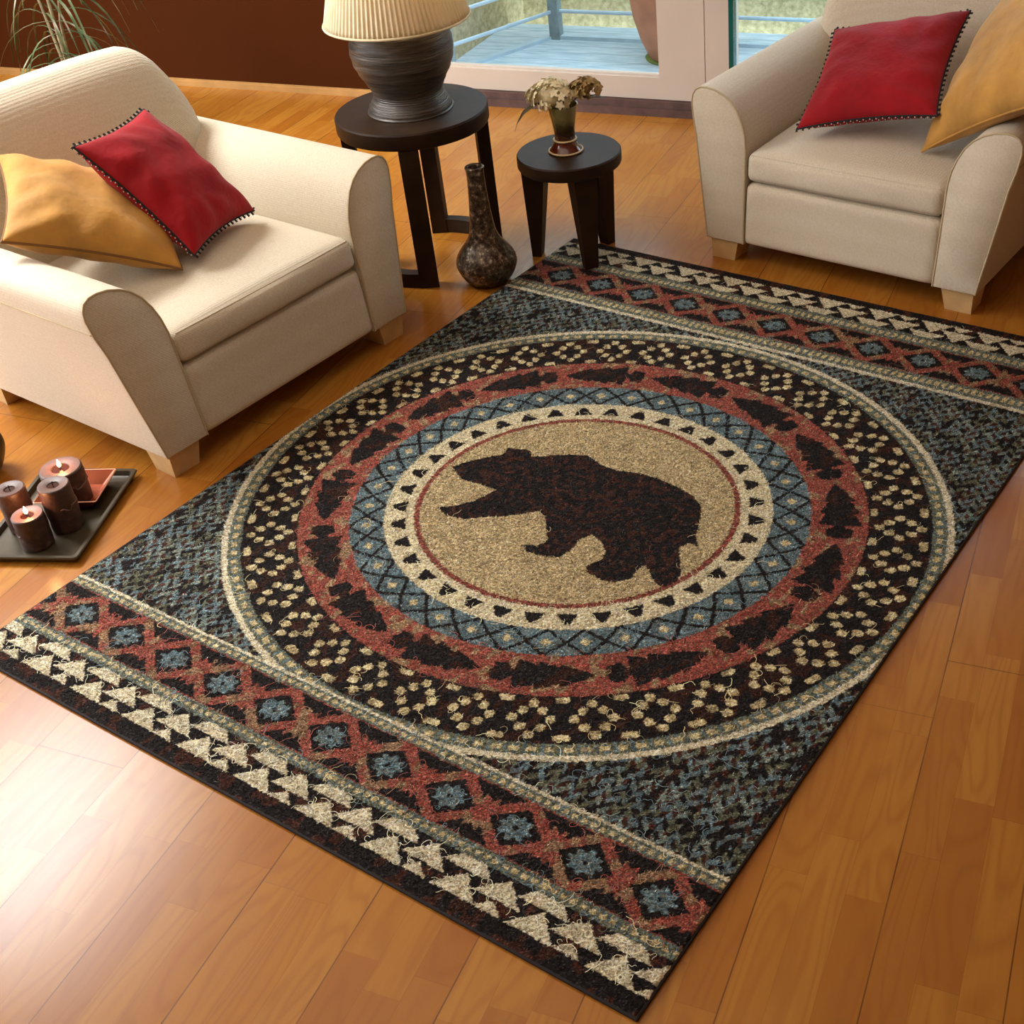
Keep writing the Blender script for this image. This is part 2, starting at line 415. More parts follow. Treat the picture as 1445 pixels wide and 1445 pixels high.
# ------------------------------------------------------------------ armchairs
def arm_profile():
    P = [(.365, .078), (.368, .20), (.370, .32), (.372, .42), (.380, .47), (.394, .51), (.414, .548), (.440, .577), (.470, .596),
         (.505, .609), (.540, .614), (.566, .612), (.586, .602), (.597, .584), (.600, .558), (.592, .505), (.576, .44), (.560, .34), (.544, .24), (.530, .16), (.517, .078)]
    return P
LEAN = .10
def lx(z): return -LEAN*max(0, z - .075)
def make_chair():
    rt = empty('armchair', (0, 0, 0))
    P = arm_profile(); cx = sum(p[0] for p in P)/len(P); cz = sum(p[1] for p in P)/len(P)
    mb = MB(); mb.add(*rbox(.47, .37, .1125, .025, 16, lambda x, y, z, u, v, w: Vector((x - .47 + lx(z + .19)*(.5 + .5*u), y, z + .19 + .004*(1 - v*v)*(w > .5)))))
    fr = mb.obj('base_frame', M['fabric'], rt, ang=60)
    for s in (-1, 1):
        rings = []
        def ring(xf, k, rear=False):
            out = []
            for (a, z) in P:
                a2 = cx + (a - cx)*k[0]; z2 = cz + (z - cz)*k[1]
                rise = 0 if not rear else .0
                out.append(Vector(((xf + lx(z2)) if not rear else xf, s*a2, z2 + rise)))
            return out
        rings.append(ring(-.98, (.97, .985), True)); rings.append(ring(-.97, (1, 1), True))
        for x in (-.8, -.6, -.4, -.2): rings.append(ring(x, (1, 1), False))
        rings.append(ring(-.03, (1, 1))); rings.append(ring(-.008, (1, 1))); rings.append(ring(-.002, (.985, .992))); rings.append(ring(0, (.955, .98)))
        arm = MB().loft(rings).obj('arm', M['fabric'], rt, ang=50)
        pp = [Vector((-.003 + lx(z) + .001, s*(cx + (a - cx)*.985), cz + (z - cz)*.992)) for a, z in P]
        mb = MB().tube(pp, .0038, 6)
        mb.tube([Vector((x + lx(.51), s*.5935, .512)) for x in (-.01, -.3, -.6, -.95)], .003, 6)
        mb.obj('piping', M['piping'], arm)
    # back
    def bf(x, y, z, u, v, w):
        Z = z + .535
        t = [(.10, .50), (.50, .52), (.60, .53), (.70, .522), (.78, .497), (.86, .462), (.92, .435), (.96, .42)]
        for (z0, w0), (z1, w1) in zip(t, t[1:]):
            if Z <= z1 or (z1 == .96): break
        ww = w0 + (w1 - w0)*max(0, min(1, (Z - z0)/(z1 - z0)))
        yy = y/.53*ww
        lean = -.90 - .16*max(0, Z - .42)
        k = max(0, w)
        th = 1 - .35*max(0, (Z - .78)/.17)
        puff = .028*(1 - v*v)*(1 - w*w) if u > 0 else 0
        Z2 = Z - (.040 + .020*(abs(yy)/.45)**3)*max(0, (Z - .6)/.35)
        return Vector((lean + x*th + puff, yy, Z2))
    mb = MB().add(*rbox(.105, .53, .425, .085, 20, bf)); bk = mb.obj('backrest', M['fabric'], rt, ang=70)
    # seat cushion
    def sf(x, y, z, u, v, w):
        Z = z + .362
        crown = .045*(1 - u*u)*(1 - v*v)*(w > 0)*max(0, w)
        sag = .006*math.cos(v*PI*1.5)*(u > .6)
        return Vector((x - .425 + lx(Z)*(u > 0)*u + .012*(1 - v*v)*(u > .5)*(1 - w*w) + sag*.3, y, Z + crown))
    mb = MB().add(*rbox(.43, .366, .052, .028, 18, sf)); cu = mb.obj('seat_cushion', M['fabric'], rt, ang=70)
    mb = MB(); pts = []
    for i in range(31):
        v = -1 + 2*i/30; pts.append(Vector((.001 + lx(.405) - .006 - .0 + .010*(1 - v*v)*.3, v*.350, .4060)))
    mb.tube(pts, .0022, 6)
    mb.obj('piping', M['fabric'], cu)
    for (x, sx) in ((-.012, 1), (-.865, -1)):
        for s in (-1, 1):
            mb = MB(); o = .508; w = .115
            top = [(x, s*(o)), (x - .115, s*o), (x - .115, s*(o - w)), (x, s*(o - w))]
            bx = x if sx > 0 else x - .0
            bot = [(x - .006, s*(o - .004)), (x - .10, s*(o - .008)), (x - .10, s*(o - w + .018)), (x - .006, s*(o - w + .018))]
            mb.loft([[Vector((a, c, .0)) for a, c in bot], [Vector((a, c, .082)) for a, c in top]])
            mb.obj('leg', M['legwood'], rt, smooth=False)
    return rt
def copy_tree(o, parent=None):
    c = o.copy(); C.objects.link(c)
    if parent: c.parent = parent
    for ch in o.children: copy_tree(ch, c)
    return c
ch1 = make_chair()
ch2 = copy_tree(ch1)
ch1.location = (-.108, 1.31, 0); ch1.rotation_euler = (0, 0, R(-1.8))
tag(ch1, 'cream upholstered armchair at the left, beside the candle tray and lamp table', 'armchair', 'cream upholstered armchairs')
ch2.location = (1.06, 2.785, 0); ch2.rotation_euler = (0, 0, R(-91.6))
tag(ch2, 'cream upholstered armchair at the right, in front of the glass balcony door', 'armchair', 'cream upholstered armchairs')

# ------------------------------------------------------------------ cushions
def pillow_pt(u, v, w, h, T, side, pinch, seed, wr):
    cu = 1 - abs(u)**3; cv = 1 - abs(v)**3
    x = w/2*u*(1 - pinch*(1 - v*v)); y = h/2*v*(1 - pinch*(1 - u*u))
    t = T/2*(max(0, cu)*max(0, cv))**.5
    # wrinkles running in from the corners and seams
    ang = math.atan2(v, u); rr = math.hypot(u, v)
    wk = math.sin(ang*11 + seed + 2.5*math.sin(3*rr + seed))*max(0, rr - .55)*(max(0, cu)*max(0, cv))**.5
    wk += .6*math.sin(u*7 + 3*v + seed)*math.sin(v*5 - 2*u + seed*2)*(max(0, cu)*max(0, cv))**.8*.5
    return Vector((x, y, side*(t + wr*wk*(1 if side > 0 else .5))))
def make_pillow(name, w, h, T, c, ex, ey, mat, label, group=None, pinch=.09, seed=1., wr=.012, droop=0):
    ex = Vector(ex).normalized(); ey = Vector(ey); ey = (ey - ex*ey.dot(ex)).normalized(); ez = ex.cross(ey)
    rt = empty(name, c, label=label, cat='cushion', group=group)
    rt.rotation_euler = Matrix((ex, ey, ez)).transposed().to_euler()
    n = 44; V = []; F = []
    for side in (1, -1):
        b0 = len(V)
        for i in range(n+1):
            for j in range(n+1):
                u = math.sin((-1 + 2*i/n)*PI/2); v = math.sin((-1 + 2*j/n)*PI/2)
                V.append(pillow_pt(u, v, w, h, T, side, pinch, seed, wr))
        for i in range(n):
            for j in range(n):
                a = b0 + i*(n+1) + j
                F.append((a, a+1, a+n+2, a+n+1))
    o = mk('cover', V, F, mat, rt, ang=180)
    bm = bmesh.new(); bm.from_mesh(o.data); bmesh.ops.remove_doubles(bm, verts=bm.verts, dist=1e-5)
    bmesh.ops.recalc_face_normals(bm, faces=bm.faces); bm.to_mesh(o.data); bm.free(); o.data.shade_smooth()
    per = []
    m = 60
    for k in range(4*m):
        s, t = divmod(k, m); q = -1 + 2*t/m
        u, v = [(q, -1), (1, q), (-q, 1), (-1, -q)][s]
        per.append(pillow_pt(u, v, w, h, T, 1, pinch, seed, wr))
    return rt, per
def beads(rt, per):
    n = len(per); mb = MB(); bb = MB()
    mb.tube(per, .0035, 6, closed=True)
    L = [0]
    for i in range(n): L.append(L[-1] + (per[(i+1) % n] - per[i]).length)
    tot = L[-1]; k = int(tot/.0115); j = 0
    for q in range(k):
        d = q*tot/k
        while L[j+1] < d: j += 1
        f = (d - L[j])/max(1e-6, L[j+1] - L[j]); p = per[j % n].lerp(per[(j+1) % n], f)
        t = (per[(j+1) % n] - per[j % n]).normalized(); out = t.cross(Vector((0, 0, 1))).normalized()
        if q % 2 == 0:
            mb.box(-.003, .003, 0, .013, -.0025, .0015, Matrix.Translation(p) @ Matrix((t, out, Vector((0, 0, 1)))).transposed().to_4x4())
        bb.ball(p + out*(.006 if q % 2 else .012) + Vector((0, 0, -.001)), .0023, 4)
    mb.obj('braided_trim', M['blackcord'], rt)
    tag(bb.obj('bead_fringe', M['bead'], rt), 'pale beads on black cord', kind='stuff')
rt, per = make_pillow('throw_cushion', .455, .39, .16, (-.565, 1.375, .645), (.676, .191, -.712), (-.326, .944, -.057), M['red'],
    'crimson cushion with black beaded fringe on the left armchair', 'red fringed cushions', seed=1.3, wr=.016)
beads(rt, per)
rt, per = make_pillow('throw_cushion', .50, .44, .17, (-.645, 1.125, .625), (.484, .775, -.405), (-.756, .604, .252), M['mustard'],
    'mustard yellow cushion slumped over the near arm of the left armchair', 'mustard cushions', seed=2.2, wr=.022)
MB().tube(per, .0045, 6, closed=True).obj('piping', M['mustardpipe'], rt)
rt, per = make_pillow('throw_cushion', .50, .50, .15, (1.034, 3.188, .632), (.976, .068, .205), (-.15, .896, .418), M['red'],
    'crimson cushion with black beaded fringe on the right armchair', 'red fringed cushions', seed=.4, wr=.012)
beads(rt, per)
rt, per = make_pillow('throw_cushion', .63, .63, .19, (1.532, 3.131, .778), (.759, -.416, .5), (.082, .823, .562), M['mustard'],
    'mustard yellow cushion leaning in the corner of the right armchair', 'mustard cushions', seed=3.1, wr=.014)
MB().tube(per, .0045, 6, closed=True).obj('piping', M['mustard'], rt)

# ------------------------------------------------------------------ big lamp table
BT = Vector((-.41, 2.35, 0)); ZT = .58
bt = empty('side_table', BT, label='large round dark wood side table under the table lamp', cat='side table')
MB().lathe([(.05, ZT-.062), (.262, ZT-.062), (.272, ZT-.058), (.276, ZT-.05), (.276, ZT-.006), (.272, ZT), (.02, ZT)], n=72).obj('tabletop', M['table'], bt, ang=30)
def arcbox(a0, a1, r0, r1, z0, z1, n=14):
    rings = []
    for i in range(n+1):
        a = R(a0 + (a1 - a0)*i/n); c, s = math.cos(a), math.sin(a)
        rings.append([Vector((c*r, s*r, z)) for r, z in ((r0, z0), (r1, z0), (r1, z1), (r0, z1))])
    return MB().loft(rings)
for a in (-140, -54, 48, 124):
    da = 7.6
    arcbox(a-da, a+da, .222, .268, 0, ZT-.06, 4).obj('leg', M['table'], bt, ang=30)
arcbox(-133, -61, .224, .266, .001, .055).obj('runner', M['table'], bt, ang=30)
arcbox(55, 117, .224, .266, .001, .055).obj('runner', M['table'], bt, ang=30)
# small table
ST = Vector((.09, 2.60, 0)); ZS = .41
stb = empty('side_table', ST, label='small round dark wood three-legged table holding the flower vase', cat='side table')
MB().lathe([(.03, ZS-.05), (.18, ZS-.05), (.187, ZS-.046), (.19, ZS-.04), (.19, ZS-.005), (.186, ZS), (.02, ZS)], n=64).obj('tabletop', M['table'], stb, ang=30)
for (x, y, z0) in ((-.112, 2.522, 0), (.222, 2.505, .0135), (.132, 2.776, 0)):
    d = Vector((x, y, 0)) - ST; r = min(d.length, .172); d.normalize(); t = Vector((-d.y, d.x, 0))
    def rg4(ro, ri, w, z): return [d*ro + t*w/2 + Vector((0, 0, z)), d*ro - t*w/2 + Vector((0, 0, z)), d*ri - t*w/2 + Vector((0, 0, z)), d*ri + t*w/2 + Vector((0, 0, z))]
    MB().loft([rg4(r, r-.034, .05, z0), rg4(r+.004, r-.085, .088, ZS-.048)]).obj('leg', M['table'], stb, smooth=False)

# ------------------------------------------------------------------ lamp
lp = empty('table_lamp', BT + Vector((.0, 0, ZT)), label='table lamp with ribbed pewter base and pleated cream shade', cat='lamp')
prof = [(.03, .001), (.145, .001), (.149, .008), (.147, .018), (.137, .034), (.127, .05), (.1235, .062), (.126, .075), (.138, .10), (.158, .135), (.174, .17), (.181, .205), (.180, .24), (.170, .27), (.150, .298), (.118, .318), (.07, .33), (.045, .335), (.03, .34)]
def smooth_prof(p, k=4):
    out = []
    for i in range(len(p)-1):
        p0 = p[max(0, i-1)]; p1 = p[i]; p2 = p[i+1]; p3 = p[min(len(p)-1, i+2)]
        for j in range(k):
            t = j/k
            out.append(tuple(.5*((2*b) + (-a+c)*t + (2*a-5*b+4*c-d)*t*t + (-a+3*b-3*c+d)*t**3) for a, b, c, d in zip(p0, p1, p2, p3)))
    return out + [p[-1]]
pr = smooth_prof(prof, 6)
pr = [(r + (.0012*math.sin(z*900) if .02 < z < .32 else 0), z) for r, z in pr]
MB().lathe(pr, n=72).obj('lamp_base', M['ceramic'], lp, ang=80)
MB().lathe([(.013, .335), (.013, .42), (.02, .42), (.02, .45)], n=16).obj('socket', M['copperrim'], lp)
def pleat(r, z, a): return r + .0028*math.sin(a*90)
sh = MB().lathe([(.252, .312), (.246, .33), (.17, .60)], n=540, fn=pleat, capt=False)
sho = sh.obj('lamp_shade', M['shade'], lp, ang=180)
sho.modifiers.new('t', 'SOLIDIFY').thickness = .0012
mb = MB(); mb.tube([(.253*math.cos(2*PI*i/72), .253*math.sin(2*PI*i/72), .312) for i in range(72)], .0042, 8, closed=True)
mb.obj('shade_trim', M['shadetrim'], sho)
mb = MB(); mb.tube([(.171*math.cos(2*PI*i/72), .171*math.sin(2*PI*i/72), .60) for i in range(72)], .004, 8, closed=True)
mb.obj('shade_trim', M['shadetrim'], sho)
mb = MB()
for k in range(3): mb.tube([(0, 0, .57), (.169*math.cos(k*2.09), .169*math.sin(k*2.09), .598)], .0025, 6)
mb.tube([(0, 0, .45), (0, 0, .575)], .003, 6); mb.obj('shade_support', M['copperrim'], lp)
bm_ = N('lit_bulb'); bm_.b.inputs['Emission Color'].default_value = (1, .75, .45, 1); bm_.b.inputs['Emission Strength'].default_value = 3
MB().ball((0, 0, .485), .032, 10).obj('bulb', bm_.m, lp)

# ------------------------------------------------------------------ tall bronze bottle vase
tv = MB().lathe(smooth_prof([(.02, .0), (.06, .0), (.078, .006), (.098, .03), (.113, .062), (.116, .085), (.108, .112), (.088, .140), (.066, .168), (.052, .20), (.044, .245), (.038, .31), (.0335, .38), (.0325, .43), (.036, .446), (.034, .452), (.024, .45), (.021, .43), (.018, .38), (.001, .375)], 4), n=56).obj('bottle_vase', M['bronze'], ang=60)
tv.location = (-.088, 2.278, .0015); tv.scale = (.96, .96, .97); tag(tv, 'tall long-necked mottled bronze bottle vase on the floor between the tables', 'vase')

# ------------------------------------------------------------------ flower vase
VX = Vector((.083, 2.594, ZS))
fv = empty('flower_vase', VX, label='olive glazed goblet vase with red-brown foot on the small table', cat='vase')
MB().lathe(smooth_prof([(.038, .047), (.037, .06), (.0385, .08), (.043, .11), (.049, .14), (.0555, .168), (.0545, .170), (.051, .166), (.045, .14), (.034, .09), (.002, .07)], 3), n=48).obj('cup', M['vaseglass'], fv, ang=60)
MB().lathe(smooth_prof([(.01, .001), (.058, .001), (.061, .006), (.055, .014), (.046, .026), (.041, .038), (.039, .048), (.01, .05)], 3), n=48).obj('foot', M['redglaze'], fv, ang=60)
mb = MB(); mb.tube([(.0605*math.cos(2*PI*i/48), .0605*math.sin(2*PI*i/48), .006) for i in range(48)], .0033, 8, closed=True); mb.obj('foot_ring', M['ring'], fv)
mb = MB(); mb.tube([(.0405*math.cos(2*PI*i/48), .0405*math.sin(2*PI*i/48), .046) for i in range(48)], .0033, 8, closed=True); mb.obj('stem_ring', M['ring'], fv)
def floret(mb, c, n, s):
    n = n.normalized(); t = n.orthogonal().normalized(); w = n.cross(t); a0 = random.random()*6
    for k in range(5):
        a = a0 + k*2*PI/5; d = t*math.cos(a) + w*math.sin(a); e = n.cross(d)
        p = [c, c + d*s*.5 + e*s*.38 + n*s*.22, c + d*s*1.05 + e*s*.15 + n*s*.05, c + d*s*1.05 - e*s*.15 + n*s*.12, c + d*s*.5 - e*s*.38 + n*s*.18]
        q = [v - n*.0008 for v in p]
        mb.loft([p, q])
def leafmesh(mb, pts, w):
    top = []; n = len(pts)
    for i, p in enumerate(pts):
        t = (Vector(pts[min(n-1, i+1)]) - Vector(pts[max(0, i-1)])).normalized(); sd = t.cross(Vector((0, 0, 1))).normalized()
        ww = w*math.sin(PI*(i + .25)/(n - .3))**.8 + .0006
        p = Vector(p); up = Vector((0, 0, .0007))
        top.append([p - sd*ww + up*3, p + up, p + sd*ww + up*3, p + sd*ww + up*1.5, p - up, p - sd*ww + up*1.5])
    mb.loft(top)
RT = Vector((.8347, .5468, 0)); FWD = Vector((-.547, .835, 0))
def bloom(c, rx, rz, n, mat, label, leaf=None):
    rt = empty('dried_hydrangea', VX, label=label, cat='dried flower')
    mb = MB()
    for i in range(n):
        z = random.uniform(-.55, 1); a = random.random()*2*PI; q = math.sqrt(max(0, 1 - z*z)); d = Vector((q*math.cos(a), q*math.sin(a), z))
        k = random.uniform(.72, 1)
        floret(mb, Vector(c) + RT*(d.x*rx*k) + FWD*(d.y*rx*.8*k) + Vector((0, 0, d.z*rz*k)), d + Vector((0, 0, .3)), random.uniform(.012, .018))
    mb.ball(Vector(c), min(rx, rz)*.72, 8)
    mb.obj('flower_head', mat, rt, ang=30)
    MB().tube([Vector((0, 0, .085)), Vector(c)*.4 + Vector((0, 0, .08)), Vector(c)], .0028, 6).obj('stem', M['leaf'], rt)
    if leaf:
        mb = MB()
        for L, w in leaf: leafmesh(mb, L, w)
        mb.obj('leaves', M['leaf'], rt)
    return rt
u = Vector((0, 0, 1))
bloom(RT*-.040 + u*.205, .082, .062, 95, M['petal'], 'cream dried hydrangea head, left bloom in the goblet vase',
      [([RT*-.05 + u*.19 - FWD*.02, RT*-.10 + u*.185 - FWD*.04, RT*-.135 + u*.165 - FWD*.05, RT*-.160 + u*.13 - FWD*.05, RT*-.172 + u*.10 - FWD*.05], .017)])
bloom(RT*.082 + u*.222, .058, .036, 60, M['petalb'], 'brownish dried hydrangea head, right bloom in the goblet vase',
      [([RT*.05 + u*.19, RT*.09 + u*.20 - FWD*.03, RT*.13 + u*.20 - FWD*.03, RT*.155 + u*.185 - FWD*.02], .018)])

# ------------------------------------------------------------------ candle tray
TLc, TRc, BRc = Vector((-.536, .614, 0)), Vector((-.267, .755, 0)), Vector((-.032, .39, 0)); BLc = TLc + BRc - TRc
ctr = (TLc + BRc)/2; tx = (TRc - TLc).normalized(); ty = Vector((-tx.y, tx.x, 0)); tw = (TRc - TLc).length/2; th = (TRc - BRc).length/2
tr = empty('candle_tray', ctr, math.atan2(tx.y, tx.x), label='dark olive rectangular tray with raised rim on the floor, holding candles', cat='tray')
def rr(hx, hy, z, r=.012, n=4):
    out = []
    for sx, sy, a in ((1, 1, 0), (-1, 1, 90), (-1, -1, 180), (1, -1, 270)):
        for k in range(n+1):
            q = R(a + 90*k/n); out.append(Vector((sx*(hx - r) + r*math.cos(q), sy*(hy - r) + r*math.sin(q), z)))
    return out
MB().loft([rr(tw-.022, th-.022, .001), rr(tw-.012, th-.012, .003), rr(tw, th, .022), rr(tw-.002, th-.002, .0255), rr(tw-.012, th-.012, .0245), rr(tw-.018, th-.018, .010), rr(tw-.026, th-.026, .0075)]).obj('tray_body', M['tray'], tr, ang=35)
a_, b_, c_ = Vector((-.285, .712, 0)), Vector((-.18, .574, 0)), Vector((-.348, .476, 0)); d_ = a_ + c_ - b_
dc = (a_ + c_)/2; dx = (b_ - c_).normalized(); dw = (b_ - c_).length/2; dh = (a_ - b_).length/2
ds = empty('copper_dish', dc + Vector((0, 0, .0078)), math.atan2(dx.y, dx.x), label='square copper dish with flared rim lying on the tray under the widest candle', cat='dish')
MB().loft([rr(dw*.62, dh*.62, .001, .008), rr(dw*.66, dh*.66, .002, .008), rr(dw-.002, dh-.002, .037, .006), rr(dw-.007, dh-.007, .037, .006), rr(dw*.66-.004, dh*.66-.004, .006, .008), rr(dw*.6, dh*.6, .005, .008)]).obj('dish_body', M['copper'], ds, ang=25)
mb = MB(); mb.tube(rr(dw-.004, dh-.004, .0375, .006), .0022, 6, closed=True); mb.obj('rim', M['copperrim'], ds)
def candle(x, y, z, r, h, lit, label, seed):
    rt = empty('candle', (x, y, z), label=label, cat='candle', group='dark brown pillar candles')
    rnd = random.Random(seed)
    hole = .36 if not lit else .40
    prof = [(r*.3, .0005), (r*.97, .0005), (r*.985, .004)] + [(r*(1 + .012*rnd.uniform(-1, 1)), .008 + (h-.014)*k/12) for k in range(13)] + [(r*.985, h-.002), (r*.95, h), (r*.62, h-.001), (r*hole*1.15, h-.003), (r*hole, h-.006)]
    n = 40; ph = rnd.random()*6
    MB().lathe(prof, n=n, fn=lambda rr_, z_, a: rr_*(1 + .014*math.sin(3*a + z_*60 + ph) + .008*math.sin(9*a + z_*140 + ph))).obj('wax_body', M['wax'], rt, ang=60)
    MB().lathe([(r*.93, h-.0005), (r*.93, h+.0008), (r*.60, h+.0002), (r*hole*1.1, h-.0025)], n=n, capt=False).obj('wax_top', M['waxtop'], rt)
    MB().lathe([(.001, h-.0045), (r*hole*1.02, h-.0045), (r*hole*1.02, h-.006), (.001, h-.006)], n=24).obj('wax_pool', M['pool'], rt)
    MB().tube([(0, 0, h-.006), (0, 0, h+.004), (.001, 0, h+.010)], .0014, 6).obj('wick', M['wick'], rt)
    if lit:
        MB().lathe([(.0008, h+.001), (.0045, h+.005), (.0058, h+.010), (.0045, h+.016), (.002, h+.022), (.0004, h+.027)], n=14).obj('flame', M['flame'], rt)
        L = bpy.data.lights.new('candle_glow', 'POINT'); L.energy = .5; L.color = (1, .42, .16); L.shadow_soft_size = .008
        lo = bpy.data.objects.new('candle_glow', L); C.objects.link(lo); lo.location = (x, y, z + h + .03)
    # ridge of dripped wax
    mb = MB(); pts = []
    for k in range(19):
        a = R(-150 + 200*k/18) + seed; pts.append((r*1.005*math.cos(a), r*1.005*math.sin(a), h*.55 + .006*math.sin(k*1.1 + seed) - .004*math.cos(k*2.3)))
    mb.tube(pts, [.0018 + .0010*math.sin(k*1.9)**2 for k in range(19)], 6); mb.obj('wax_drip', M['waxtop'], rt)
candle(-.316, .570, .0135, .060, .112, True, 'widest dark brown candle, burning, standing in the copper dish', 1)
candle(-.220, .482, .0085, .044, .144, False, 'tallest unlit dark brown candle in front of the copper dish', 2)
candle(-.331, .416, .0085, .041, .135, False, 'unlit dark brown candle nearest the left edge of the tray', 3)
candle(-.226, .384, .0085, .044, .102, True, 'small burning dark brown candle at the near edge of the tray', 4)
bw = MB().lathe(smooth_prof([(.03, .001), (.05, .001), (.072, .03), (.09, .07), (.094, .10), (.085, .135), (.06, .16), (.045, .168), (.05, .178), (.044, .178), (.036, .166), (.002, .15)], 3), n=44).obj('round_pot', M['bowl'], ang=60)
bw.location = (-.700, .53, .001); tag(bw, 'round dark stone-glazed pot on the floor behind the candle tray', 'pot')

# ------------------------------------------------------------------ palm
PX = Vector((-2.69, 2.55, 0))
pl = empty('potted_palm', PX, label='palm with thin arching leaflets in a pot behind the left armchair', cat='potted plant')
MB().lathe([(.09, 0), (.11, 0), (.135, .17), (.14, .22), (.15, .22), (.15, .245), (.135, .245), (.13, .215), (.001, .21)], n=36).obj('planter', M['potclay'], pl)
MB().lathe([(.001, .217), (.131, .217), (.131, .205), (.001, .205)], n=30).obj('soil', M['soil'], pl)
LV = -RT*0
def frond(pts, n, l0, l1, seed, rad=.009):
    rnd = random.Random(seed)
    st = MB().tube(pts, [rad*(1 - .5*i/(len(pts)-1)) for i in range(len(pts))], 7).obj('frond_stem', M['stem'], pl)
    mb = MB(); P_ = [Vector(p) for p in pts]
    for i in range(n):
        f = (i + .5)/n*(len(P_)-1); k = int(f); p = P_[k].lerp(P_[min(k+1, len(P_)-1)], f-k)
        for s in (-1, 1):
            a = rnd.uniform(-1.0, 1.0); d = (RT*s*math.cos(a) + FWD*math.sin(a)); L = l0 + (l1-l0)*i/n; L *= rnd.uniform(.75, 1.15)
            rise = rnd.uniform(.15, .55); m = 9; q = []
            for j in range(m+1):
                t = j/m; q.append(p + d*L*(t*1.0 - .18*t**3) + Vector((0, 0, L*(rise*t - (.75 + rise)*t**2.3))))
            leafmesh(mb, q, rnd.uniform(.0035, .0065))
    mb.obj('leaflets', M['palm'], st)
frond([(0, 0, .2), (0, 0, .55), (.01, 0, .9), (.0, .01, 1.35)], 22, .34, .58, 5, .011)
frond([(0, 0, .2), (-.02, -.01, .5), (-.12, .02, .85), (-.30, .05, 1.15)], 12, .26, .38, 6)
frond([(0, 0, .2), (.03, .01, .6), (.14, .03, .95), (.34, .07, 1.2)], 12, .26, .42, 8)
# ------------------------------------------------------------------ rug
RW, RL, RT_ = 2.0, 2.706, .012
def lc(*c): return np.array(lin(c)[:3])
COL = dict(blk=lc(22, 17, 17), cream=lc(182, 170, 136), tan=lc(150, 132, 96), cream2=lc(190, 180, 150), red=lc(124, 58, 48), blue=lc(76, 97, 104), olive=lc(82, 86, 68), gold=lc(172, 156, 114), brn=lc(58, 28, 18), gblue=lc(92, 108, 104))
BEAR = [(0.2903, 0.4546), (0.324, 0.4413), (0.3599, 0.4431), (0.3836, 0.4433), (0.3763, 0.4224), (0.3576, 0.4003), (0.3368, 0.3892), (0.3602, 0.381), (0.3884, 0.3864), (0.411, 0.3993), (0.4352, 0.4106), (0.4691, 0.4326), (0.4824, 0.4293), (0.5171, 0.3985), (0.5142, 0.3865), (0.4923, 0.3789), (0.5085, 0.3724), (0.5353, 0.3747), (0.5533, 0.3808), (0.5581, 0.3934), (0.5557, 0.4139), (0.5632, 0.4267), (0.5855, 0.4203), (0.6006, 0.4103), (0.6065, 0.397), (0.5947, 0.3818), (0.6066, 0.3739), (0.6301, 0.3707), (0.6467, 0.3749), (0.6601, 0.3853), (0.6588, 0.4025), (0.659, 0.4103), (0.6721, 0.4053), (0.685, 0.3954), (0.7041, 0.3882), (0.7175, 0.3853), (0.7187, 0.3917), (0.7146, 0.4048), (0.7119, 0.4163), (0.6963, 0.433), (0.6828, 0.4485), (0.6873, 0.461), (0.7041, 0.4597), (0.6894, 0.4726), (0.6749, 0.4998), (0.6624, 0.5175), (0.642, 0.5298), (0.6076, 0.537), (0.5706, 0.5406), (0.5424, 0.5389), (0.5121, 0.5333), (0.487, 0.5329), (0.453, 0.542), (0.4276, 0.5354), (0.3988, 0.521), (0.3808, 0.5121), (0.3662, 0.5215), (0.349, 0.5168), (0.3333, 0.5134), (0.338, 0.5008), (0.3192, 0.487), (0.303, 0.4711)]
def vnoise(x, y, s):
    """value noise on a hashed lattice"""
    xi = np.floor(x).astype(np.int64); yi = np.floor(y).astype(np.int64); fx = x - xi; fy = y - yi
    def h(a, b):
        n = (a*374761393 + b*668265263 + s*974711) & 0x7fffffff
        n = ((n ^ (n >> 13))*1274126177) & 0x7fffffff
        return ((n ^ (n >> 16)) & 0xffff)/65535.
    fx = fx*fx*(3-2*fx); fy = fy*fy*(3-2*fy)
    return (h(xi, yi)*(1-fx) + h(xi+1, yi)*fx)*(1-fy) + (h(xi, yi+1)*(1-fx) + h(xi+1, yi+1)*fx)*fy
def hsh(a, b, s):
    a = a.astype(np.int64); b = b.astype(np.int64)
    n = (a*374761393 + b*668265263 + s*974711) & 0x7fffffff
    n = ((n ^ (n >> 13))*1274126177) & 0x7fffffff
    return ((n ^ (n >> 16)) & 0xffff)/65535.
